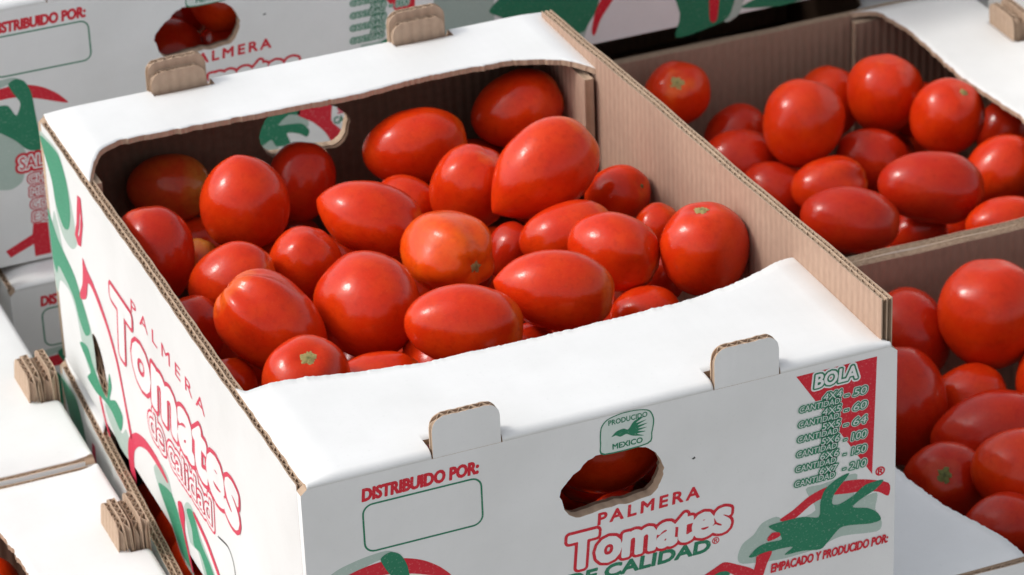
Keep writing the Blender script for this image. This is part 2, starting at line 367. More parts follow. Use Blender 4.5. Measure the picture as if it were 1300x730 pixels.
SIDE = []
so = [(145.2,-180.9)]
each('printed_leaf', SIDE, ([
    shape([mm([(0.8,-13),(17.1,-10),(43.0,-8.5),(56,-20.0),(61.8,-32.9),(65.0,-45.4),(66.0,-60),(52,-70),(34.9,-70.3),(23.3,-60.3),(19.5,-38.3),(7.9,-24)])], PALEG, z=.00005),
    shape([mm([(0.8,-16.1),(17.1,-12.4),(43.0,-10.5),(54.8,-21.0),(58,-32.9),(57,-45.4),(49,-57.9),(36,-62),(23.3,-52.3),(19.5,-38.3),(7.9,-26)])], SIDEGREEN, z=.00012),
    shape([mm([(1,-84),(10.3,-70.2),(17,-60),(24,-68),(30,-82),(42,-86.0),(55,-90),(64,-99),(79.8,-113.8),(82,-140),(67.6,-150),(55,-140.0),(46.2,-116.2),(34.1,-107.7),(14,-110),(6,-122),(1,-120)])], PALEG, z=.00007),
    shape([mm([(1,-66),(10.3,-72.2),(21.2,-79.0),(38.1,-84.0),(51.5,-88.3),(62.9,-98.2),(77,-114),(64,-124),(52,-118),(46.2,-109),(34.1,-103.7),(14,-99.8),(8,-108),(1,-100)])], SIDEGREEN, z=.00016),
    shape([mm([(47.3,-137.5),(66,-131),(76,-140),(92,-147.6),(102,-148),(112.2,-125.8),(115.4,-133.5),(108,-146),(122.1,-139.7),(134.9,-143.7),(126.6,-158.2),(110.4,-153.6),(92.7,-154.3),(76.1,-157.7),(57.8,-156.5),(68,-146.4)])], SIDEGREEN, z=.00016),
    shape([mm([(94,-156),(112,-153),(128,-159),(140,-150),(150,-160),(140,-171),(120,-172),(100,-164)])], PALEG, z=.00007),
    shape([mm([(195,-146),(212,-134),(226,-136),(232,-146),(244,-153),(255,-170),(262,-182),(240,-182),(222,-168),(205,-158)])], PALEG, z=.00007),
    shape([mm([(202.6,-152.6),(216,-147),(230.5,-144.6),(240.1,-151.7),(250.5,-167),(258.9,-179),(240,-179),(224,-168),(210.6,-159.4)])], SIDEGREEN, z=.00016),
    shape([mm([(254,-139.7),(262,-132),(271.6,-131.1),(283,-143),(299.2,-151.4),(312,-160),(316,-178),(290,-180),(284.6,-168.9),(275,-158),(260,-160),(256,-150)])], PALEG, z=.00007),
    shape([mm([(259,-138.7),(271.6,-133.1),(282.6,-146.7),(299.2,-153.4),(309,-162),(306,-176),(294,-168),(280.2,-156.3),(268,-158),(266.3,-147.5)])], SIDEGREEN, z=.00016)]))
arcS = [(77,-64),(84.5,-68.5),(95.8,-71.8),(111.0,-79.5),(123.8,-89),(137,-104.7),(146.5,-129.9),(153,-147),(148,-150.3),(142,-131),(133,-108),(120,-93),(108,-85),(94,-78),(84,-78),(76,-92),(63,-99),(61,-96),(70,-85),(74,-74)]
each('printed_arc', SIDE, ([shape([mm(arcS)], PINK, z=.00022),
    shape([mm([(143.2,-180.9),(139.3,-168.2),(144.6,-153.3),(162.3,-139.9),(182.3,-133.9),(204.3,-133.3),(222,-137.8),(223,-141),(204,-139.6),(184,-140.4),(166.8,-147.1),(155,-156.9),(151,-168),(153,-181)])], PINK, z=.00022),
    shape([mm([(79.6,-20.4),(87.1,-19.2),(86.0,-37.5),(76.0,-57),(69,-59),(64,-54),(71,-43)], 0), mm([(81.6,-30.4),(82.6,-33),(78,-44),(73,-52),(71,-51),(76,-44)], 0)], PINK, z=.00022),
    shape([mm([(80,-152),(84,-151),(92,-166),(100,-176),(96,-177),(86,-166)])], PINK, z=.0001),
    shape([mm([(242,-143),(250,-139),(254,-146),(252,-158),(262,-178),(258,-179),(248,-160),(243,-152)])], PINK, z=.0003),
    shape([mm([(274.7,-131.4),(297.3,-137.3),(318.2,-150.5),(330,-166),(328,-168),(314,-153.5),(294.3,-141.3),(275,-135)])], PINK, z=.0003)]))
SIDE.append(('printed_palmera', words('PALMERA', (178, -50, 314, -40.8), PINK, .12, .1, .0001, 1.5, (1.8, 0))))
tb = (137, -95, 364, -55)
SIDE.append(('printed_tomates', joined([words('Tomates', tb, PINK, 5.3, .18, .0003), words('Tomates', tb, INKW, 2.6, .18, .00042)])))
cb = (197, -120, 312, -103)
SIDE.append(('printed_calidad', joined([words('de calidad', cb, PINK, 5.4, .1, .00015), words('de calidad', cb, INKW, 3.8, .1, .0002), words('de calidad', cb, PINK, 1.4, .1, .00045), words('de calidad', cb, INKW, .2, .1, .00055)])))
SIDE.append(('printed_line', shape([mm([(320.3,-121.2),(337.0,-117.6),(345.3,-122.3),(348.0,-131.5),(349,-150),(347.8,-150),(346.6,-131.5),(344.3,-123.3),(337.0,-119),(320.3,-122.4)])], DARKI, z=.0001)))
side_hole = mm([(80.2,-114.6),(88,-113),(97.3,-118.7),(104.1,-130.9),(104.5,-146.5),(96,-149),(88.5,-146.3),(80.5,-137.2),(75.4,-126.2)], 1)
DSIDE = [('printed_leaf', joined([
    shape([mm([(2,-110),(39.5,-100.7),(56.1,-95.7),(67.7,-100.7),(66,-150),(39.0,-165),(2,-160)])], PALEG, z=.00005),
    shape([mm([(64.7,-124.7),(79.0,-112.3),(93.3,-95),(145.0,-95),(150.1,-134.5),(141.9,-150.2),(134.5,-157),(101.5,-149.6),(73.9,-132)])], GREEN, z=.0001),
    shape([mm([(118,-150),(140,-148),(136,-164),(122,-166)])], PALEG, z=.00007),
    shape([mm([(206,-120),(214.2,-158.0),(210.8,-176.5),(236.1,-174.3),(253.4,-168.6),(260,-147),(256,-120)])], GREEN, z=.0001),
    shape([mm([(246,-150),(266,-152),(262,-168),(250,-172)])], PALEG, z=.00007),
    shape([mm([(263.3,-163.3),(278.2,-157.0),(285.6,-148.2),(322,-154),(330.0,-164.4),(300,-168.4),(283.1,-167.1)])], GREEN, z=.0001)])),
    ('printed_arc', joined([shape([mm([(178,-110),(166.4,-128.9),(160.2,-137.2),(151.1,-149.3),(146.1,-160.9),(143.8,-157.4),(147.3,-142.0),(156,-127.2),(168,-108)])], RED, z=.0002),
    shape([mm([(238.9,-140.7),(238.1,-167.6),(244.0,-168.4),(246.0,-142.9)])], RED, z=.0002)]))]

# ------------------------------------------------------------------ cartons
TH = .006       # end panel thickness
def corr_wall(y0, y1, z0, ztop, x0, x1, white_side, hole=None, liner_m=None):
    """side wall of double corrugated board, flutes upright, cut edge on top. white_side -1/+1: which face is coated"""
    bm = bmesh.new(); mats = [WHITE, liner_m or KRAFT_WALL, EDGE]
    lt = .0007
    ny = 24 if not hole else 160
    def gap(y):
        if hole:
            vs = []
            for (a, c), (b, d) in zip(hole, hole[1:]+hole[:1]):
                if (a-y)*(b-y) < 0: vs.append(c+(d-c)*(y-a)/(b-a))
            if len(vs) >= 2: return min(vs), max(vs)
        return -.13, -.13
    def column(xa, xb, y, t):
        lo, hi = gap(y)
        return [bm.verts.new(p) for p in ((xa, y, z0), (xa, y, lo), (xa, y, hi), (xa, y, t), (xb, y, t), (xb, y, hi), (xb, y, lo), (xb, y, z0))] if hole else \
               [bm.verts.new(p) for p in ((xa, y, z0), (xa, y, t), (xb, y, t), (xb, y, z0))]
    def strip(p, q, neg, pos, mid=2):
        L_ = ((0, 1, neg), (2, 3, neg), (3, 4, mid), (4, 5, pos), (6, 7, pos), (1, 6, 2), (2, 5, 2)) if hole else ((0, 1, neg), (1, 2, mid), (2, 3, pos))
        for k, l, mi in L_:
            f = bm.faces.new((p[k], p[l], q[l], q[k])); f.material_index = mi
    def cap(r):
        for g in (((0, 1, 6, 7), (2, 3, 4, 5)) if hole else ((0, 1, 2, 3),)):
            f = bm.faces.new([r[i] for i in g]); f.material_index = 2
    def liner(xa, xb, mi_neg, mi_pos):
        rows_ = []
        for i in range(ny+1):
            y = y0+(y1-y0)*i/ny
            rows_.append(column(xa, xb, y, ztop(y)+.0003*math.sin(y*240)))
        for a, b in zip(rows_, rows_[1:]): strip(a, b, mi_neg, mi_pos)
        cap(rows_[0]); cap(rows_[-1])
    wn = 0 if white_side < 0 else 1; wp = 0 if white_side > 0 else 1
    xm = (x0+x1)/2
    liner(x0, x0+lt, wn, 2); liner(x1-lt, x1, 2, wp); liner(xm-lt/2, xm+lt/2, 2, 2)
    for (a, b, pitch) in ((x0+lt, xm-lt/2, .0066), (xm+lt/2, x1-lt, .0048)):
        nseg = int((y1-y0)/pitch*8); prev = None
        w_ = .00045; amp = (b-a)/2-w_/2; c_ = (a+b)/2
        for i in range(nseg+1):
            y = y0+(y1-y0)*i/nseg; x = c_+amp*math.sin(2*math.pi*(y-y0)/pitch); t = ztop(y)-.0005+.0005*noise.noise(Vector((y*300, x*90, 0)))
            q = column(x-w_/2, x+w_/2, y, t)
            if prev: strip(prev, q, 2, 2)
            prev = q
    bmesh.ops.recalc_face_normals(bm, faces=bm.faces)
    me = bpy.data.meshes.new('wall'); bm.to_mesh(me); bm.free()
    for m_ in mats: me.materials.append(m_)
    return me
def lerp_list(pts, u):
    for (a, fa), (b, fb) in zip(pts, pts[1:]):
        if u <= b: return fa+(fb-fa)*max(0, (u-a))/(b-a)
    return pts[-1][1]
def shelf_mesh(W, edge, slots, thick, seed, mats, z0=0.0, jag=.0011, inset=.0, fold=True, droop=.0045):
    """flap folded in from an end panel: u along the width, d inward. Built for the end at y=0."""
    us = set()
    n = 300
    for i in range(n+1): us.add(round(W*i/n, 5))
    for a, b in slots: us |= {round(a, 5), round(b, 5)}
    us = sorted(us)
    ds = [0, .004, .0125]                    # slot depth edge at .0125
    bm = bmesh.new(); R_ = .0045; grid = []
    for u in us:
        e = lerp_list(edge, u)+jag*noise.noise(Vector((u*520, seed, 0)))*.8+jag*noise.noise(Vector((u*150, seed+5, 0)))+jag*.6*noise.noise(Vector((u*45, seed+5, 0)))-inset
        colv = []
        tilt = -droop*max(0, (.02-u)/.02)**2-droop*max(0, (u-W+.02)/.02)**2
        path = []
        if fold:
            for k in range(5):
                t = math.pi/2*k/4; path.append((R_-R_*math.cos(t), R_*math.sin(t)-R_))
        else: path.append((R_, 0))
        path.append((.0125, 0))
        m_ = 12
        for k in range(1, m_+1): path.append((.0125+(e-.0125)*k/m_, 0))
        for i, (d, z) in enumerate(path):
            wob = .0004*noise.noise(Vector((u*14, d*20, seed)))*min(1, d/.03)
            colv.append(bm.verts.new((u, d, z0+z+tilt*min(1, d/.006)+wob)))
        grid.append(colv)
    kfold = 5 if fold else 1
    for i in range(len(us)-1):
        um = (us[i]+us[i+1])/2; inslot = any(a < um < b for a, b in slots)
        for j in range(len(grid[0])-1):
            if inslot and j < kfold: continue
            bm.faces.new((grid[i][j], grid[i+1][j], grid[i+1][j+1], grid[i][j+1]))
    for v in [v for v in bm.verts if not v.link_faces]: bm.verts.remove(v)
    bm.normal_update()
    if sum(f.normal.z for f in bm.faces) < 0:
        bmesh.ops.reverse_faces(bm, faces=bm.faces)
    top = list(bm.faces)
    bnd = [e for e in bm.edges if len(e.link_faces) == 1]
    low = {v: bm.verts.new(v.co-v.normal*thick) for v in list(bm.verts)}
    for f in top:
        g = bm.faces.new([low[v] for v in reversed(f.verts)]); g.material_index = 1
        f.material_index = 0; f.smooth = True
    for e in bnd:
        a, b = e.verts
        g = bm.faces.new((a, b, low[b], low[a])); g.material_index = 2
    bmesh.ops.recalc_face_normals(bm, faces=bm.faces)
    me = bpy.data.meshes.new('shelf'); bm.to_mesh(me); bm.free()
    for m_ in mats: me.materials.append(m_)
    return me
TAB_PAPER = kraft('tab_paper', (.50, .36, .26), (.38, .26, .18), .12)
def tab_mesh(a, b, h, th, seed, face):
    """tongue of single corrugated board: two papers with the fluted sheet between, open at the cut edge; front face at z=0"""
    def top(u):
        r = .0075; base = h+.0005*noise.noise(Vector((u*300, seed*1.7, 0)))
        d = min(u-a, b-u)
        return base if d > r else base-r+math.sqrt(max(0, r*r-(r-d)**2))
    bm = bmesh.new(); n = 60; lt = .0006
    def sheet(zf, w, mi):
        prev = None
        for i in range(n+1):
            u = a+(b-a)*i/n; z_ = zf(u); t_ = top(u)
            q = [bm.verts.new(p) for p in ((u, -.0045, z_), (u, t_, z_), (u, t_, z_-w), (u, -.0045, z_-w))]
            if prev:
                for k, l, m_ in ((0, 1, mi), (1, 2, 1), (2, 3, 2)):
                    f = bm.faces.new((prev[k], prev[l], q[l], q[k])); f.material_index = m_
            if i in (0, n): bm.faces.new(q).material_index = 1
            prev = q
    crush = lambda u: (.00006 if face is WHITE else .0002)*noise.noise(Vector((u*260, seed, 3)))
    sheet(lambda u: crush(u), lt, 0)
    sheet(lambda u: -th+lt+crush(u+9), lt, 2)
    amp = (th-2*lt)/2-.0002
    sheet(lambda u: -th/2+.0002+amp*math.sin(u*2*math.pi/.0058), .0004, 1)
    bmesh.ops.recalc_face_normals(bm, faces=bm.faces)
    me = bpy.data.meshes.new('tab'); bm.to_mesh(me); bm.free()
    for m_ in (face, EDGE, TAB_PAPER): me.materials.append(m_)
    return me
FEDGE = [(0, .112), (.004, .104), (.012, .1025), (.03, .101), (.06, .093), (.098, .0865), (.16, .085), (.25, .0865), (.28, .092), (.299, .099), (.33, .112)]
BEDGE = [(0, .098), (.008, .080), (.016, .068), (.03, .061), (.10, .063), (.178, .066), (.23, .0605), (.283, .0635), (.301, .0715), (.313, .0795), (.33, .094)]
def carton(label, loc, rz, W=.33, L=.4766, H=.17, tabs=True, prints=(), pshift=0, layers=2, wall_m=None, ramp_=.0, group='tomato cartons', fedge=FEDGE, bedge=BEDGE, seed=0, side_print=None, drop=-.005):
    t = thing('tomato_carton', label, 'carton', loc, rz, group)
    kx = W/.33
    holes = [[(a*kx, b) for a, b in hand_hole]]
    slots = [(.0675*kx, .1065*kx), (.2255*kx, .2645*kx)]
    h = .0190
    for end in (0, 1):
        # frame of the end panel: u right, v up, normal outward
        if end == 0: F = Matrix(((1, 0, 0, 0), (0, 0, -1, 0), (0, 1, 0, 0), (0, 0, 0, 1)))
        else: F = Matrix(((-1, 0, 0, W), (0, 0, 1, L), (0, 1, 0, 0), (0, 0, 0, 1)))
        e = .0035
        out = [(-e, -H), (W+e, -H), (W+e, -.0075), (W+e-.0035, -.0045), (-e+.0035, -.0045), (-e, -.0075)]
        me = shape([out]+holes, [WHITE, EDGE], ext=TH, z=0)
        for p in me.polygons:
            if end == 0 and abs(p.normal.x) > .9 and (abs(p.center.x-(-e)) < .0005 or abs(p.center.x-(W+e)) < .0005): p.material_index = 0
        p_ = link('end_panel', me, t, F)
        p_['label'] = 'white end panel with a torn oval hand hole'
        if end == 0:
            for nm, pm in prints: link(nm, pm, p_, Matrix.Translation((pshift, 0, 0)))
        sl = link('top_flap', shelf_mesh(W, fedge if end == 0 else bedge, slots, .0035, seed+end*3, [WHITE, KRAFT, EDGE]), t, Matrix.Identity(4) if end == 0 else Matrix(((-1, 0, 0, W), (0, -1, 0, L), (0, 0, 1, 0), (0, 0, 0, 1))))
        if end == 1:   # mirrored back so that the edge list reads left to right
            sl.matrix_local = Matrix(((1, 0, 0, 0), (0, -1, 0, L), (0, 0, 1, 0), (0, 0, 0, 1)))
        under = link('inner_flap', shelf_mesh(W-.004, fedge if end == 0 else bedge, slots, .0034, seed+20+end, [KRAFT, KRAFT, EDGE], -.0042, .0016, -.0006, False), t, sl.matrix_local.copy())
        if tabs:
            for a, b in slots:
                link('tab', tab_mesh(a+.0008, b-.0008, h, .0046, seed+end, WHITE), t, F @ Matrix.Translation((0, 0, -.0002)))
                for q in range(1, layers):
                    d_ = .001*(q % 2)+.0012*noise.noise(Vector((seed*3.1+q, a*90, 0)))
                    link('inner_tab', tab_mesh(a+.002+d_, b-.002+d_*.5, h-(.0055, .001, .004)[q-1]*(1 if layers == 2 else .8), .0042, seed+q*7+end, TAB_PAPER), t, F @ Matrix.Translation((0, 0, -.0002-.0049*q)) @ Matrix.Rotation(math.radians((2.5, -3, 4)[q-1] if layers > 2 else 0), 4, 'X'))
        # inner liner panel of the end, kraft, with the same hole
        big = [[((a-.166*kx)*1.02+.166*kx, (b+.043)*1.03-.043) for a, b in holes[0]]]
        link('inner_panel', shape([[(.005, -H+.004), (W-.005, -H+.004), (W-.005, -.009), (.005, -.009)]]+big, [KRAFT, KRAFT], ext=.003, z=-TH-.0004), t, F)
        for s in (0, 1):
            x0, x1 = (.0045, .0085) if s == 0 else (W-.0115, W-.0055)
            y0, y1 = (.011, .094) if end == 0 else (L-.094, L-.011)
            link('corner_flap', box_mesh(x0, x1, y0, y1, -H+.005, -.0085, [wall_m or KRAFT_WALL, EDGE], lambda n_: 0 if abs(n_.x) > .5 else 1), t)
    z0 = -H
    link('side_wall', corr_wall(TH+.0002, L-TH-.0002, z0, lambda y: drop+.0005*math.sin(y*30), -.0035, .0035, -1, [(L-a, b) for a, b in side_hole] if side_print is SIDE else None, wall_m), t)
    r = link('side_wall', corr_wall(TH+.0002, L-TH-.0002, z0, lambda y: drop+.0005*math.sin(y*25)+(ramp_*(1-y/L)+.006 if ramp_ else 0), W-.0030, W+.0035, 1, None, wall_m), t)
    if ramp_: r['label'] = 'brown side wall standing proud of the rim'
    if side_print:
        SF = Matrix(((0, 0, -1, -.0035), (-1, 0, 0, L), (0, 1, 0, 0), (0, 0, 0, 1)))
        for nm, pm in side_print: link(nm, pm, t, SF)
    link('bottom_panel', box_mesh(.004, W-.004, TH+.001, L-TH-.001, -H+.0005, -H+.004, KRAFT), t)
    return t

FRONT_C = list(FRONT)
each('printed_emblem', FRONT_C, [
    shape([mm([(200,-128),(212,-116),(226,-112),(256,-112),(272,-120),(273,-138),(255,-153),(206,-150)], 2)], INKW, z=.0006),
    shape([mm([(201,-137),(208,-136.7),(211.8,-135),(217,-141),(210,-148),(201,-147)])], PALEG, z=.0007),
    shape([mm([(217,-125),(225,-119.5),(233,-119.5),(238,-124),(238,-131),(225,-127)])], PALEG, z=.0007),
    shape([mm([(200.7,-127.2),(207,-118.8),(216,-113.8),(231.7,-112.4),(232.9,-120.6),(225.2,-119.2),(217.4,-125.2),(225.3,-126.2),(234,-127.7),(239,-133.8),(237,-138.2),(231.6,-134.7),(223.0,-132.5),(224.9,-141),(215.2,-140.7),(211.8,-135.0),(206.0,-137.7),(200.9,-137.4)])], GREEN, z=.0008),
    shape([mm([(231,-119.8),(241.4,-113),(247,-118.5),(249.3,-110),(257.5,-110),(255.2,-129.7),(262,-139.3),(256,-148),(250.1,-137.5),(242.0,-128.4)])], RED, z=.0008),
    words('SA', (260, -126, 268, -121), PINK, .2, 0, .0009), words('CA', (257, -133, 264, -128), GREEN, .2, 0, .0009)])
main_carton = carton('open white and brown carton full of red tomatoes in the foreground', (0, 0, 0), 0, ramp_=.0205, prints=FRONT, side_print=SIDE, seed=1)
carton('white printed carton standing behind the left of the foreground carton', (-.022, .625, .007), 0, H=.187, prints=FRONT_C, group='tomato cartons', seed=2)
carton('white carton low at the left, under the carton with the large grey front', (-.002, .600, -.182), 0, H=.162, tabs=False, prints=FRONT, pshift=-.0125, seed=3)
carton('carton hidden under the foreground carton, its brown rim showing at the left', (-.0238, .004, -.172), -2.6, H=.172, tabs=False, side_print=SIDE, seed=4)
carton('white carton at the left edge with a brown tab above the slit between two cartons', (-.021, .354, -.169), 90, seed=5, H=.174, W=.33, layers=4)
carton('white carton in the bottom left corner with a brown tab and a tomato showing', (-.0205, .007, -.171), 90, seed=6, H=.172, W=.338, layers=4,
       fedge=[(0, .10), (.012, .082), (.03, .077), (.10, .075), (.20, .072), (.235, .0725), (.262, .0735), (.285, .0755), (.30, .082), (.312, .092), (.338, .11)])
carton('carton of tomatoes at the upper right with a white flap on its right end', (.770, .377, -.170), 90, W=.345, L=.448, H=.173, layers=3, wall_m=KRAFT_SHADED, seed=7,
       fedge=[(0, .092), (.05, .083), (.13, .070), (.20, .077), (.25, .074), (.29, .072), (.33, .078), (.345, .095)])
carton('carton of dark red tomatoes at the right edge with a bluish white flap', (.770, .018, -.170), 90, W=.352, L=.455, H=.173, wall_m=KRAFT_SHADED, seed=8,
       bedge=[(0, .112), (.03, .104), (.06, .094), (.09, .089), (.13, .087), (.25, .086), (.30, .092), (.352, .11)])
carton('white carton with green leaf print behind the upper right tomatoes', (.803, .731, .009), 90, H=.168, side_print=DSIDE, seed=9)
carton('carton in the dark gap under the one with the large green leaf print', (.80, .735, -.176), 90, H=.168, tabs=False, seed=11)
carton('plain grey looking carton side beyond the flap at the top right corner', (.790, .46, .002), 0, H=.170, seed=10)
g = link('ground', box_mesh(-6, 6, -4, 8, -.02, 0, CONC)); g['kind'] = 'structure'

# ------------------------------------------------------------------ tomatoes
# centre x, y, z (from the rim plane), half width, elongation, direction of the stem end
MAIN = [
    ('m1', 0.0881, 0.3613, -0.03, 0.0262, 1.11, 0.035, -0.263, -0.964), ('m2', 0.023, 0.3321, -0.035, 0.0229, 1.28, 0.021, 0.418, 0.908), ('m3', 0.0661, 0.4441, -0.053, 0.0203, 1.29, 0.923, -0.383, -0.036),
    ('m4', 0.1434, 0.4193, -0.055, 0.0204, 1.24, 0.292, 0.396, 0.87), ('m5', 0.2128, 0.4031, -0.04, 0.0238, 1.39, 0.972, -0.212, 0.105), ('m6', 0.2901, 0.4249, -0.04, 0.0237, 1.29, 0.927, -0.165, 0.338),
    ('m7', 0.2529, 0.293, -0.0149, 0.0256, 1.42, 0.864, 0.041, 0.502), ('m8', 0.2212, 0.3331, -0.0386, 0.0241, 1.18, 0.399, -0.251, 0.882), ('m9', 0.1484, 0.3088, -0.03, 0.0222, 1.46, 0.795, -0.507, -0.333),
    ('m9b', 0.1916, 0.3624, -0.055, 0.0162, 1.29, 0.693, -0.547, -0.469), ('m10', 0.17, 0.2407, -0.025, 0.0244, 1.25, 0.287, -0.957, 0.035), ('m11', 0.3054, 0.3066, -0.05, 0.0181, 1.17, 0.515, -0.688, 0.512),
    ('m12', 0.2234, 0.2766, -0.0539, 0.0149, 1.19, 0.646, 0.182, 0.742), ('m13', 0.2477, 0.2469, -0.035, 0.0193, 1.48, 0.947, -0.258, 0.193), ('m14', 0.2567, 0.1988, -0.025, 0.0216, 1.28, 0.68, -0.663, -0.314),
    ('m15', 0.3077, 0.2554, -0.05, 0.014, 1.22, 0.497, -0.108, 0.861), ('m16', 0.3039, 0.1776, -0.025, 0.0256, 1.09, -0.075, 0.002, 0.997), ('m17', 0.202, 0.156, -0.0158, 0.0228, 1.5, 0.885, -0.439, -0.157),
    ('m18', 0.1434, 0.1457, -0.0192, 0.0225, 1.5, 0.896, -0.426, -0.127), ('m19', 0.1102, 0.2095, -0.03, 0.0292, 1.14, -0.2, 0.978, -0.066), ('m20', 0.0512, 0.2044, -0.025, 0.0245, 1.43, -0.596, 0.497, 0.63),
    ('m21', 0.0535, 0.2821, -0.0357, 0.0208, 1.27, 0.87, -0.351, 0.346), ('m22', 0.0996, 0.2895, -0.04, 0.0201, 1.13, 0.497, -0.108, 0.861), ('m23', 0.0224, 0.2587, -0.0493, 0.017, 1.22, -0.007, 0.342, 0.94),
    ('m24', 0.0482, 0.1408, -0.0283, 0.0243, 1.08, -0.05, -0.464, 0.884), ('m25', 0.0926, 0.1503, -0.0467, 0.0186, 1.5, 0.944, -0.319, 0.087), ('m26', 0.0236, 0.1979, -0.055, 0.0144, 1.21, 0.049, 0.491, 0.87),
    ('m27', 0.2601, 0.1637, -0.05, 0.017, 1.21, 0.938, -0.344, 0.041), ('m28', 0.2951, 0.2169, -0.06, 0.0138, 1.2, 0.516, 0.274, 0.812), ('m29', 0.1854, 0.1618, -0.055, 0.0159, 1.28, 0.94, -0.212, 0.266),
    ('m30', 0.0539, 0.3545, -0.06, 0.0126, 1.26, 0.516, 0.274, 0.812), ('m31', 0.1987, 0.2895, -0.0711, 0.014, 1.2, 0.94, -0.212, 0.266),
]
MAIN_F = [
    (0.2481, 0.2729, -0.1352, 0.0205, 1.16, -0.11, -0.99, -0.05), (0.1386, 0.2458, -0.1032, 0.0243, 1.13, -0.53, -0.84, -0.12), (0.2193, 0.1539, -0.1422, 0.0216, 1.26, 0.94, 0.33, -0.12),
    (0.1596, 0.3493, -0.1362, 0.0252, 1.25, 0.75, -0.66, -0.09), (0.251, 0.21, -0.0755, 0.0238, 1.27, -0.04, 0.98, 0.21), (0.0731, 0.3202, -0.1164, 0.0223, 1.22, 0.84, -0.31, -0.45),
    (0.0865, 0.1081, -0.0769, 0.0223, 1.25, 0.06, -0.95, 0.3), (0.1329, 0.071, -0.1231, 0.0246, 1.11, -0.6, 0.8, -0.0), (0.2602, 0.43, -0.0805, 0.0217, 1.22, 0.93, 0.29, -0.21),
    (0.0667, 0.2311, -0.0957, 0.0211, 1.22, 0.54, -0.79, 0.29), (0.2485, 0.3684, -0.1177, 0.0249, 1.29, 0.3, 0.95, -0.04), (0.1982, 0.2726, -0.1317, 0.0233, 1.18, -0.94, -0.17, -0.29),
    (0.1704, 0.1996, -0.0846, 0.0205, 1.14, -0.59, -0.79, 0.16), (0.1082, 0.1731, -0.1229, 0.0214, 1.14, 0.53, 0.85, 0.0), (0.211, 0.2007, -0.1168, 0.025, 1.16, 0.59, 0.76, 0.29),
    (0.1257, 0.3474, -0.0812, 0.0256, 1.1, -0.84, 0.54, -0.01), (0.1768, 0.3851, -0.086, 0.0228, 1.11, 0.27, -0.38, -0.89), (0.1357, 0.3043, -0.1277, 0.0223, 1.17, -0.69, -0.16, -0.71),
    (0.1542, 0.2952, -0.0831, 0.0242, 1.28, 0.97, 0.12, -0.22), (0.275, 0.0437, -0.084, 0.0229, 1.33, 0.98, 0.18, -0.11), (0.289, 0.0687, -0.1358, 0.022, 1.3, 0.14, 0.99, 0.03),
    (0.2931, 0.2481, -0.1337, 0.0231, 1.23, 0.39, 0.9, 0.22), (0.1397, 0.1737, -0.0572, 0.0212, 1.28, -0.1, 0.99, 0.13), (0.242, 0.0515, -0.1244, 0.0236, 1.18, -0.69, 0.72, -0.03),
    (0.1906, 0.05, -0.1174, 0.0229, 1.28, 0.72, 0.61, 0.32), (0.1032, 0.0604, -0.0551, 0.021, 1.26, -0.95, -0.05, 0.3), (0.0523, 0.0484, -0.058, 0.02, 1.3, 0.78, 0.45, 0.43),
    (0.2039, 0.4318, -0.1001, 0.0231, 1.3, 0.92, -0.27, 0.29), (0.2056, 0.1149, -0.1033, 0.0229, 1.21, -0.41, -0.52, -0.75), (0.1219, 0.4421, -0.0792, 0.0203, 1.11, -0.32, -0.94, -0.07),
    (0.0543, 0.1521, -0.1273, 0.0228, 1.24, 0.88, 0.45, -0.13), (0.2635, 0.1687, -0.1384, 0.0211, 1.35, 0.33, -0.91, -0.25), (0.073, 0.0507, -0.0972, 0.0254, 1.13, 0.95, -0.31, 0.02),
    (0.1572, 0.1719, -0.1313, 0.0245, 1.2, -0.97, -0.04, -0.23), (0.2975, 0.095, -0.1012, 0.0212, 1.11, 0.06, -0.93, 0.35), (0.2914, 0.391, -0.0783, 0.025, 1.15, -0.94, -0.35, 0.04),
    (0.1382, 0.4378, -0.1135, 0.0211, 1.35, -0.67, -0.7, -0.27), (0.1558, 0.1139, -0.1014, 0.0223, 1.33, 0.28, 0.82, -0.5), (0.0811, 0.2781, -0.1377, 0.0218, 1.12, 0.65, 0.14, -0.75),
    (0.0537, 0.0865, -0.139, 0.0201, 1.22, -0.68, 0.71, -0.18), (0.1015, 0.3486, -0.1413, 0.022, 1.15, -0.94, -0.26, 0.22), (0.0748, 0.4282, -0.0928, 0.0223, 1.12, -0.73, 0.32, -0.6),
    (0.2757, 0.2595, -0.0892, 0.0245, 1.25, -0.32, -0.77, 0.55), (0.0594, 0.3747, -0.1349, 0.0239, 1.26, -0.25, 0.96, 0.15), (0.0911, 0.1842, -0.0769, 0.0215, 1.12, -0.84, 0.19, 0.51),
    (0.0695, 0.2124, -0.1393, 0.0225, 1.12, 0.37, 0.85, 0.37),
]
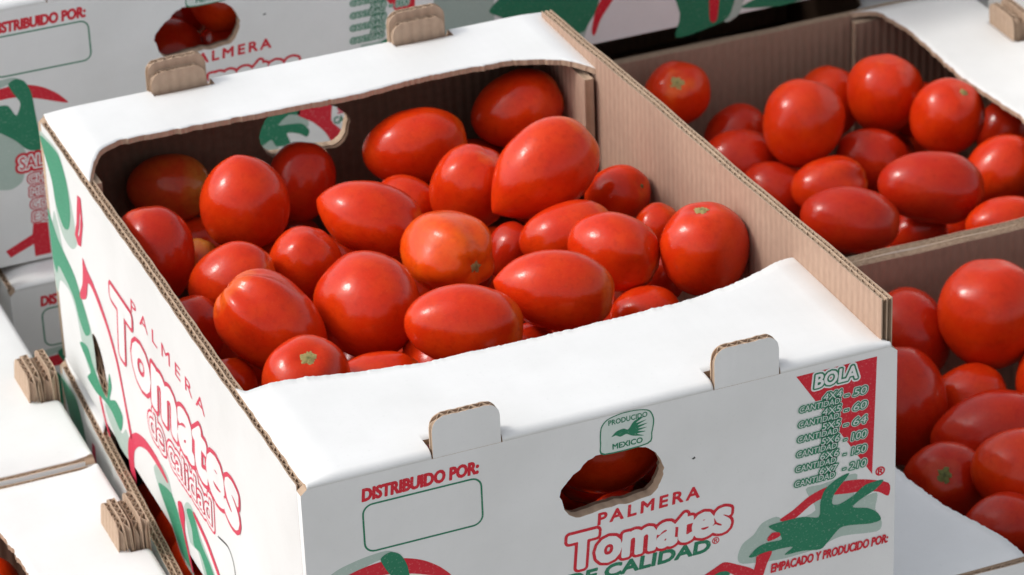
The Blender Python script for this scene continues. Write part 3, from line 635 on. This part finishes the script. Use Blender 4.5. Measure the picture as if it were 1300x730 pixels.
B2 = [
    ('a', 0.5201, 0.6891, -0.1936, 0.0235, 1.25, -0.297, -0.662, 0.688), ('b', 0.5605, 0.6747, -0.2295, 0.0219, 1.16, 0.906, -0.116, 0.408), ('c', 0.544, 0.6336, -0.2285, 0.0227, 1.25, 0.872, -0.452, -0.187),
    ('d', 0.5499, 0.5877, -0.2323, 0.0191, 1.29, 0.693, -0.547, -0.469), ('e', 0.5798, 0.6054, -0.193, 0.0286, 1.12, 0.444, 0.317, 0.838), ('f', 0.6322, 0.6677, -0.2152, 0.0243, 1.14, 0.516, 0.274, 0.812),
    ('g', 0.6561, 0.6257, -0.1958, 0.0274, 1.11, 0.024, -0.035, 0.999), ('h', 0.6753, 0.5673, -0.193, 0.0258, 1.13, 0.23, -0.449, 0.863), ('i', 0.6256, 0.5849, -0.223, 0.0214, 1.26, 0.795, -0.507, -0.333),
    ('j', 0.5739, 0.5513, -0.2167, 0.02, 1.39, 0.946, -0.302, 0.117), ('k', 0.6096, 0.4676, -0.1883, 0.0248, 1.5, 0.906, -0.412, -0.097), ('l', 0.5425, 0.4578, -0.193, 0.0229, 1.5, 0.885, -0.439, -0.157),
    ('m', 0.6058, 0.4796, -0.2278, 0.0163, 1.33, 0.94, -0.212, 0.266), ('n', 0.6795, 0.4944, -0.203, 0.0242, 1.19, 0.836, -0.256, 0.485), ('o', 0.638, 0.4172, -0.198, 0.0176, 1.5, 0.944, -0.319, 0.087),
    ('p', 0.7374, 0.5928, -0.228, 0.0201, 1.2, 0.646, 0.182, 0.742),
]
B2_F = [
    (0.6805, 0.4902, -0.256, 0.0245, 1.34, 0.54, 0.83, 0.09), (0.3773, 0.6547, -0.2518, 0.0215, 1.2, 0.46, 0.86, -0.2), (0.4806, 0.5501, -0.2725, 0.0202, 1.33, 0.94, -0.01, -0.34),
    (0.362, 0.4997, -0.2647, 0.0218, 1.16, 0.63, -0.78, -0.02), (0.5037, 0.6013, -0.2527, 0.02, 1.12, -0.9, -0.42, 0.11), (0.7125, 0.6945, -0.2871, 0.0202, 1.28, -0.99, -0.01, -0.14),
    (0.4489, 0.6682, -0.2572, 0.0242, 1.15, 0.45, 0.88, 0.17), (0.6884, 0.4414, -0.3011, 0.0241, 1.31, 0.27, -0.88, 0.39), (0.667, 0.6531, -0.2622, 0.023, 1.3, 0.27, -0.94, 0.19),
    (0.464, 0.6301, -0.2347, 0.0221, 1.35, 0.72, 0.69, 0.01), (0.758, 0.5557, -0.2804, 0.0203, 1.19, -0.89, 0.36, 0.29), (0.3738, 0.4459, -0.2729, 0.0201, 1.29, -0.88, 0.38, 0.29),
    (0.5813, 0.6853, -0.269, 0.0215, 1.34, 0.39, 0.83, 0.39), (0.5612, 0.4487, -0.2946, 0.0256, 1.35, 0.37, 0.51, -0.78), (0.6335, 0.4587, -0.2567, 0.02, 1.21, 0.91, -0.34, -0.24),
    (0.4134, 0.561, -0.2399, 0.0211, 1.18, 0.61, -0.67, 0.42), (0.6136, 0.6002, -0.2788, 0.0221, 1.18, -0.93, -0.26, -0.26), (0.4136, 0.5652, -0.2951, 0.0203, 1.23, 0.26, -0.97, -0.03),
    (0.7379, 0.5331, -0.3081, 0.0217, 1.31, -0.92, -0.0, 0.38), (0.6571, 0.5384, -0.2649, 0.0228, 1.13, -0.23, -0.97, -0.02), (0.4896, 0.4108, -0.3077, 0.024, 1.27, -0.92, 0.27, -0.29),
    (0.7574, 0.5094, -0.2608, 0.0246, 1.3, 0.62, -0.77, -0.14), (0.5542, 0.5411, -0.2981, 0.0208, 1.19, 0.54, 0.72, 0.44), (0.5224, 0.6362, -0.2911, 0.0247, 1.33, -0.98, 0.12, 0.15),
    (0.672, 0.4206, -0.2462, 0.0208, 1.22, 0.95, -0.1, 0.29), (0.6295, 0.4775, -0.3034, 0.0256, 1.2, 0.29, -0.95, 0.07), (0.4864, 0.423, -0.2246, 0.0249, 1.19, 0.39, 0.9, 0.2),
    (0.5292, 0.5485, -0.251, 0.0202, 1.27, -0.92, -0.38, -0.12), (0.4671, 0.4444, -0.2622, 0.0223, 1.13, -1.0, 0.02, -0.03), (0.3742, 0.5789, -0.2635, 0.0227, 1.17, 0.18, 0.48, 0.86),
    (0.3866, 0.4753, -0.2373, 0.0214, 1.29, -0.36, -0.93, -0.11), (0.3818, 0.4197, -0.2238, 0.0212, 1.21, 0.29, 0.93, -0.24), (0.4059, 0.6354, -0.2809, 0.0213, 1.2, 0.42, -0.41, 0.81),
    (0.4796, 0.5054, -0.2689, 0.0226, 1.17, -0.97, -0.25, 0.06), (0.5066, 0.688, -0.274, 0.0205, 1.12, 0.27, 0.72, -0.64), (0.4391, 0.5018, -0.2979, 0.0201, 1.16, -0.81, 0.04, -0.59),
    (0.5801, 0.6367, -0.269, 0.024, 1.19, 0.45, -0.23, -0.86), (0.4682, 0.6357, -0.2907, 0.0225, 1.21, 0.71, -0.39, -0.59), (0.6934, 0.6402, -0.2236, 0.0214, 1.23, 0.02, 0.99, -0.11),
    (0.6068, 0.5201, -0.2541, 0.0214, 1.28, 0.53, -0.83, 0.15),
]
B3 = [
    ('A', 0.5599, 0.2956, -0.1893, 0.0334, 1.09, 0.014, 0.156, 0.988), ('B', 0.5204, 0.334, -0.2141, 0.0282, 1.13, -0.278, 0.565, 0.777), ('C', 0.4751, 0.259, -0.2154, 0.0307, 1.26, 0.131, 0.463, 0.877),
    ('D', 0.5274, 0.2636, -0.2279, 0.0221, 1.19, 0.87, -0.351, 0.346), ('E', 0.5086, 0.2038, -0.2152, 0.0259, 1.43, 0.947, -0.258, 0.193), ('F', 0.4896, 0.1264, -0.1958, 0.0269, 1.23, 0.872, -0.452, -0.187),
    ('G', 0.4594, 0.1699, -0.2197, 0.0259, 1.25, -0.381, -0.643, 0.664), ('H', 0.4557, 0.0938, -0.2079, 0.0209, 1.22, 0.94, -0.212, 0.266), ('I', 0.5791, 0.2527, -0.218, 0.0201, 1.25, 0.646, 0.182, 0.742),
]
B3_F = [
    (0.5345, 0.1618, -0.2624, 0.0232, 1.15, -0.73, 0.53, -0.43), (0.6977, 0.3242, -0.2423, 0.0219, 1.15, 0.7, -0.7, 0.12), (0.3559, 0.0796, -0.2613, 0.0213, 1.21, 0.65, 0.73, -0.2),
    (0.6858, 0.0656, -0.2437, 0.0216, 1.1, 0.8, -0.58, -0.16), (0.6766, 0.1263, -0.2537, 0.023, 1.17, -0.04, 0.56, -0.83), (0.4042, 0.109, -0.2377, 0.0227, 1.2, -0.3, -0.76, -0.58),
    (0.6471, 0.2522, -0.2428, 0.0236, 1.18, -0.94, -0.35, -0.02), (0.597, 0.1824, -0.2794, 0.0219, 1.2, -0.96, -0.08, -0.27), (0.3742, 0.233, -0.2434, 0.0209, 1.18, 0.3, 0.92, 0.25),
    (0.6801, 0.289, -0.2653, 0.0216, 1.34, -0.96, 0.15, -0.25), (0.4804, 0.23, -0.2832, 0.0206, 1.14, -0.39, -0.87, -0.3), (0.5428, 0.3144, -0.2857, 0.0222, 1.26, 0.84, -0.48, 0.26),
    (0.6109, 0.3098, -0.2236, 0.0242, 1.19, 0.86, 0.46, 0.23), (0.7087, 0.0864, -0.2943, 0.0211, 1.33, 0.84, 0.54, 0.05), (0.623, 0.2252, -0.2741, 0.0222, 1.25, 0.93, -0.35, -0.11),
    (0.751, 0.0936, -0.242, 0.0217, 1.14, 0.87, 0.49, -0.03), (0.6346, 0.1962, -0.2251, 0.0215, 1.15, 0.26, 0.95, -0.14), (0.4365, 0.2595, -0.3033, 0.0224, 1.16, 0.88, -0.46, -0.08),
    (0.5958, 0.0678, -0.2302, 0.0216, 1.11, -0.03, 0.69, 0.72), (0.6038, 0.2442, -0.306, 0.0203, 1.19, 0.96, -0.22, -0.16), (0.5238, 0.0907, -0.2407, 0.02, 1.11, -0.15, -0.98, 0.11),
    (0.735, 0.2967, -0.268, 0.025, 1.21, -0.38, 0.88, -0.27), (0.4784, 0.1792, -0.2711, 0.023, 1.28, -0.91, 0.05, 0.42), (0.4303, 0.3155, -0.2459, 0.0218, 1.29, 0.19, 0.93, 0.31),
    (0.4092, 0.3096, -0.2935, 0.0206, 1.2, 0.19, -0.94, -0.28), (0.3756, 0.3345, -0.2454, 0.0236, 1.1, -0.46, 0.85, -0.26), (0.6469, 0.1018, -0.2774, 0.0223, 1.34, 0.27, -0.96, -0.01),
    (0.4699, 0.1251, -0.3012, 0.0232, 1.17, 0.79, -0.49, -0.36), (0.5977, 0.1201, -0.2622, 0.024, 1.16, -0.99, -0.09, -0.03), (0.3749, 0.2604, -0.2938, 0.0218, 1.25, -0.19, 0.98, -0.02),
    (0.3668, 0.1057, -0.3066, 0.0202, 1.26, -0.64, -0.76, 0.14), (0.7016, 0.2437, -0.2576, 0.0224, 1.14, 0.85, -0.51, 0.14), (0.7045, 0.1858, -0.2627, 0.0236, 1.26, 0.69, -0.65, 0.32),
    (0.3979, 0.1221, -0.2794, 0.0218, 1.2, 0.9, 0.44, -0.04),
]

def tomato_mesh(e, seed, point=.0, lobe=.018, tip=.0, span=.25, nl=5, dim=.07, ns=44, nr=30, asym=.03):
    bm = bmesh.new(); rows_ = []
    rnd = random.Random(seed); off = Vector((rnd.random()*50, rnd.random()*50, rnd.random()*50)); ph = rnd.random()*6.3
    for j in range(nr+1):
        t = math.pi*j/nr; r0 = math.sin(t); c = math.cos(t)
        z = e*c
        r = r0**(.93+tip*1.3*max(0, -c))
        if c > 0: r *= 1+.045*math.sin(t)*c*2
        else: r *= 1-.09*(-c)**1.5
        if c < 0: z -= point*max(0, (-c-.4)/.6)**2
        z -= dim*math.exp(-(r0/.26)**2)*(1 if c > 0 else 0)
        row = []
        for i in range(ns):
            a = 2*math.pi*i/ns
            lw = max(0, c+span)/(1+span)*1.25*min(1, r0*1.4)
            rr_ = r*(1+lobe*lw*math.cos(nl*a+ph)+asym*math.cos(2*a+ph*2)*r0)
            zz = z-lobe*.8*lw*(1-math.cos(nl*a+ph))*.5*max(0, c)
            p = Vector((rr_*math.cos(a), rr_*math.sin(a), zz))
            p *= 1+.035*noise.noise(p*1.1+off)
            row.append(p)
            if j in (0, nr): break
        rows_.append([bm.verts.new(p) for p in row])
    for a, b in zip(rows_, rows_[1:]):
        for i in range(ns):
            k = (i+1) % ns
            if len(a) == 1: bm.faces.new((a[0], b[i], b[k]))
            elif len(b) == 1: bm.faces.new((a[i], b[0], a[k]))
            else: bm.faces.new((a[i], b[i], b[k], a[k]))
    bmesh.ops.recalc_face_normals(bm, faces=bm.faces)
    for f in bm.faces: f.smooth = True
    ztop = rows_[0][0].co.z
    prof = [(math.hypot(r[0].co.x, r[0].co.y), r[0].co.z) for r in rows_[:8]]
    me = bpy.data.meshes.new('tomato'); bm.to_mesh(me); bm.free()
    return me, prof
def scar_mesh(prof, size, seed):
    """ragged star where the stalk came off, laid on the dimple"""
    bm = bmesh.new(); rnd = random.Random(seed); n = 30
    def zat(r):
        for (a, za), (b, zb) in zip(prof, prof[1:]):
            if r <= b: return za+(zb-za)*(r-a)/(b-a)
        return prof[-1][1]
    c = bm.verts.new((0, 0, zat(0)+.05)); rings = []
    rad = [size*(1+.16*math.cos(5*2*math.pi*i/n)+rnd.uniform(-.22, .22)) for i in range(n)]
    for k, up in ((.35, .045), (.7, .022), (1, .004)):
        rings.append([bm.verts.new((rad[i]*k*math.cos(2*math.pi*i/n), rad[i]*k*math.sin(2*math.pi*i/n), zat(rad[i]*k)+up)) for i in range(n)])
    for i in range(n): bm.faces.new((c, rings[0][i], rings[0][(i+1) % n]))
    for a, b in zip(rings, rings[1:]):
        for i in range(n): bm.faces.new((a[i], b[i], b[(i+1) % n], a[(i+1) % n]))
    for f in bm.faces: f.smooth = True
    me = bpy.data.meshes.new('scar'); bm.to_mesh(me); bm.free(); return me
def put_tomato(row, label, group, m_=None, me=None, prof=None, scar=0, scar_m=None, seed=0, name='tomato', **k):
    x, y, z, b, e, ax, ay, az = row
    if me is None: me, prof = tomato_mesh(e, seed, **k)
    else: me = me.copy() if m_ is not None and me.materials and me.materials[0] is not m_ else me
    if m_ is not None:
        me.materials.clear(); me.materials.append(m_)
    o = link(name, me)
    q = Vector((ax, ay, az)).to_track_quat('Z', 'Y')
    o.matrix_world = Matrix.Translation((x, y, z+OZ)) @ q.to_matrix().to_4x4() @ Matrix.Scale(b, 4)
    o['label'] = label; o['category'] = 'tomato'; o['group'] = group
    if scar:
        s = link('stem_scar', scar_mesh(prof, scar, seed+1), o); s.data.materials.append(scar_m or SCAR)
    return o
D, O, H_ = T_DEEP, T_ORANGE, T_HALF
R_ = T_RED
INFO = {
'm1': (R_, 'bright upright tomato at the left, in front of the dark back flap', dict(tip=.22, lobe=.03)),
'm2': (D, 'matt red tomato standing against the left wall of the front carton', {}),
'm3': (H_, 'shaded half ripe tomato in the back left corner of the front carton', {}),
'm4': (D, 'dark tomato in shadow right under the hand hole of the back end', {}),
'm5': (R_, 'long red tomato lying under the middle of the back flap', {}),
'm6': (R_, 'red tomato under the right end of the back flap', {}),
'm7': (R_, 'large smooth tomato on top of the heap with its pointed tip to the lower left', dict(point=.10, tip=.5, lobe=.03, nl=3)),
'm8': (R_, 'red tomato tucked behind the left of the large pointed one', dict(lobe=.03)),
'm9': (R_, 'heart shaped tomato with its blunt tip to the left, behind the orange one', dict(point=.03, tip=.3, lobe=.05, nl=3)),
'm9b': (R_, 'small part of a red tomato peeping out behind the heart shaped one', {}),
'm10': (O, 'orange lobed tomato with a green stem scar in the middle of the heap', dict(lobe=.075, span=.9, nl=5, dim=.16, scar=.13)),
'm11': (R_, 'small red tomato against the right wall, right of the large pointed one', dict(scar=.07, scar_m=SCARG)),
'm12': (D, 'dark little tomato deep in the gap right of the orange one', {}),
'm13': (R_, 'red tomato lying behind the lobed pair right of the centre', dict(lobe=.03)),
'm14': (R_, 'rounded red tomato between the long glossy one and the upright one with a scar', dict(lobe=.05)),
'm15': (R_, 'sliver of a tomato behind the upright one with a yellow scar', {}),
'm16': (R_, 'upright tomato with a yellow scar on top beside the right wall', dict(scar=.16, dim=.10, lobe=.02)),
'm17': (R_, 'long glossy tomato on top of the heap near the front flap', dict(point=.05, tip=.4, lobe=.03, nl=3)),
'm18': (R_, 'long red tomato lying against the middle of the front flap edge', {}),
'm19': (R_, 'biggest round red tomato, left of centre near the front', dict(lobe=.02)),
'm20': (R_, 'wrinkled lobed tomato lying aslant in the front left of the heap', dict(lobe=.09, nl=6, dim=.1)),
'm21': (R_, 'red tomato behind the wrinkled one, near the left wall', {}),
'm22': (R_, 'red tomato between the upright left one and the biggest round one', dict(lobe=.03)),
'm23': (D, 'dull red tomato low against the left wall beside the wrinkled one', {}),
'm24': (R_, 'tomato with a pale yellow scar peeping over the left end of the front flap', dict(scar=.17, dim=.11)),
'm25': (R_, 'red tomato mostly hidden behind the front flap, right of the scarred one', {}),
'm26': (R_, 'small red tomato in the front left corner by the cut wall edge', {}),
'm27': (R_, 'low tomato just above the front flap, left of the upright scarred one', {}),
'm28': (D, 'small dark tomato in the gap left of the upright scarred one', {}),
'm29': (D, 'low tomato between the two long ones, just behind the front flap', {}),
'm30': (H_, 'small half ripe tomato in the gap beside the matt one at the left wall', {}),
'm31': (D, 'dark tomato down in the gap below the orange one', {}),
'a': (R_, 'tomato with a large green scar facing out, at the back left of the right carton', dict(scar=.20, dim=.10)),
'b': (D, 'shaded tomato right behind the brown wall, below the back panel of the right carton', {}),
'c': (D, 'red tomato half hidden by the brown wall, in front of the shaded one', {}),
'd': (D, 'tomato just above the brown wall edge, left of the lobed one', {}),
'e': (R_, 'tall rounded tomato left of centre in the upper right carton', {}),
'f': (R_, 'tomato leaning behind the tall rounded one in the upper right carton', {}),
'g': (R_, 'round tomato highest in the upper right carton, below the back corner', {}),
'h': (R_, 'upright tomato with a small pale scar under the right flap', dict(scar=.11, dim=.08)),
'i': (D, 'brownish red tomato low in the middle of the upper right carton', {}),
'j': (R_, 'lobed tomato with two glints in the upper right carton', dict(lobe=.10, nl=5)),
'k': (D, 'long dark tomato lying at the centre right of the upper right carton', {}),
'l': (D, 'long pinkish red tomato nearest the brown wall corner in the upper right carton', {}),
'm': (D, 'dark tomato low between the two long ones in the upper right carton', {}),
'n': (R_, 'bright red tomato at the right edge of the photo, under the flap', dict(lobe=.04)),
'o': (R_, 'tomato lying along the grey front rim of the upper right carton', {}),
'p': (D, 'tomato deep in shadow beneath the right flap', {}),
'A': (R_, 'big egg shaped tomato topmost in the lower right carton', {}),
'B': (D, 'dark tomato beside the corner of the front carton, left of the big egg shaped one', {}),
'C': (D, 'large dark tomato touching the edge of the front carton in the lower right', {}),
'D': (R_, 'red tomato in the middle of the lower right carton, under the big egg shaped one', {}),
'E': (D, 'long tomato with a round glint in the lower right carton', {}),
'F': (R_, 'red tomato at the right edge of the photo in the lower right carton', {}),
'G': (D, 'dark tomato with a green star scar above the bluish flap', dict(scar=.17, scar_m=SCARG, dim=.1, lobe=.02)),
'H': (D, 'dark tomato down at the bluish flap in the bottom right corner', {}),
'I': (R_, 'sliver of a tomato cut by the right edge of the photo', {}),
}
GR = {'MAIN': 'tomatoes heaped in the front carton', 'B2': 'tomatoes heaped in the upper right carton', 'B3': 'tomatoes heaped in the lower right carton'}
sd_ = 10
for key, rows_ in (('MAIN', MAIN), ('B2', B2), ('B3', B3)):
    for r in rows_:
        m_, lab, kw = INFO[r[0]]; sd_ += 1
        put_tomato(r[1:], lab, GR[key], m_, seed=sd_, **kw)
# the layers underneath: four shapes in two colours, shared
protos = []
for i, e in enumerate((1.12, 1.2, 1.28, 1.33)):
    me, prof = tomato_mesh(e, 300+i, ns=32, nr=22); me.materials.append((R_, D)[i % 2]); protos.append((me, prof, e))
def filler(rows_, lab, grp):
    for r in rows_:
        k = min(range(4), key=lambda i: abs(protos[i][2]-r[4]))
        put_tomato(r, lab, grp, None, protos[k][0], protos[k][1])
filler(MAIN_F, 'red tomato lying underneath the top layer of the front carton', 'tomatoes underneath in the front carton')
filler(B2_F, 'red tomato lying underneath the top layer of the upper right carton', 'tomatoes underneath in the upper right carton')
filler(B3_F, 'red tomato lying underneath the top layer of the lower right carton', 'tomatoes underneath in the lower right carton')
put_tomato((.190, .060, -.056, .030, 1.15, .9, .2, .3), 'tomato seen through the torn hand hole of the front carton', GR['MAIN'], R_, seed=90)
k_ = 'tomatoes inside the cartons behind and below'
put_tomato((.180, .672, -.030, .027, 1.2, .3, .2, .9), 'tomato seen through the hand hole of the carton behind', k_, R_, seed=91)
for i, (x, y, z) in enumerate(((.132, .668, -.075), (.178, .668, -.085), (.155, .715, -.06), (.11, .71, -.05), (.21, .71, -.055))):
    put_tomato((x, y, z, .026, 1.2, .6, .3, .4), 'tomato deep inside the carton behind', k_, D, seed=130+i)
for i, (x, y, z) in enumerate(((.022, .350, -.225), (.020, .295, -.212), (.0135, .240, -.200), (.016, .185, -.206), (.05, .27, -.24), (.045, .2, -.24), (.02, .13, -.235))):
    put_tomato((x, y, z, .025, 1.2, .2, .95, .1), ('dark tomato at the far narrow end of the slit under the foreground carton', 'red tomato halfway along the slit under the foreground carton', 'brightest tomato in the slit under the foreground carton, at the bottom edge of the photo')[i] if i < 3 else 'tomato down in the carton under the foreground one', k_, R_, seed=92+i)
for i, (x, y, z) in enumerate(((-.1185, .273, -.203), (-.128, .208, -.212), (-.128, .15, -.22), (-.185, .27, -.215), (-.185, .20, -.22), (-.13, .12, -.225))):
    put_tomato((x, y, z, .026, 1.2, .6, .6, .1), 'tomato in the bottom left carton' if i else 'tomato showing at the edge of the flap in the bottom left corner', k_, R_, seed=110+i)
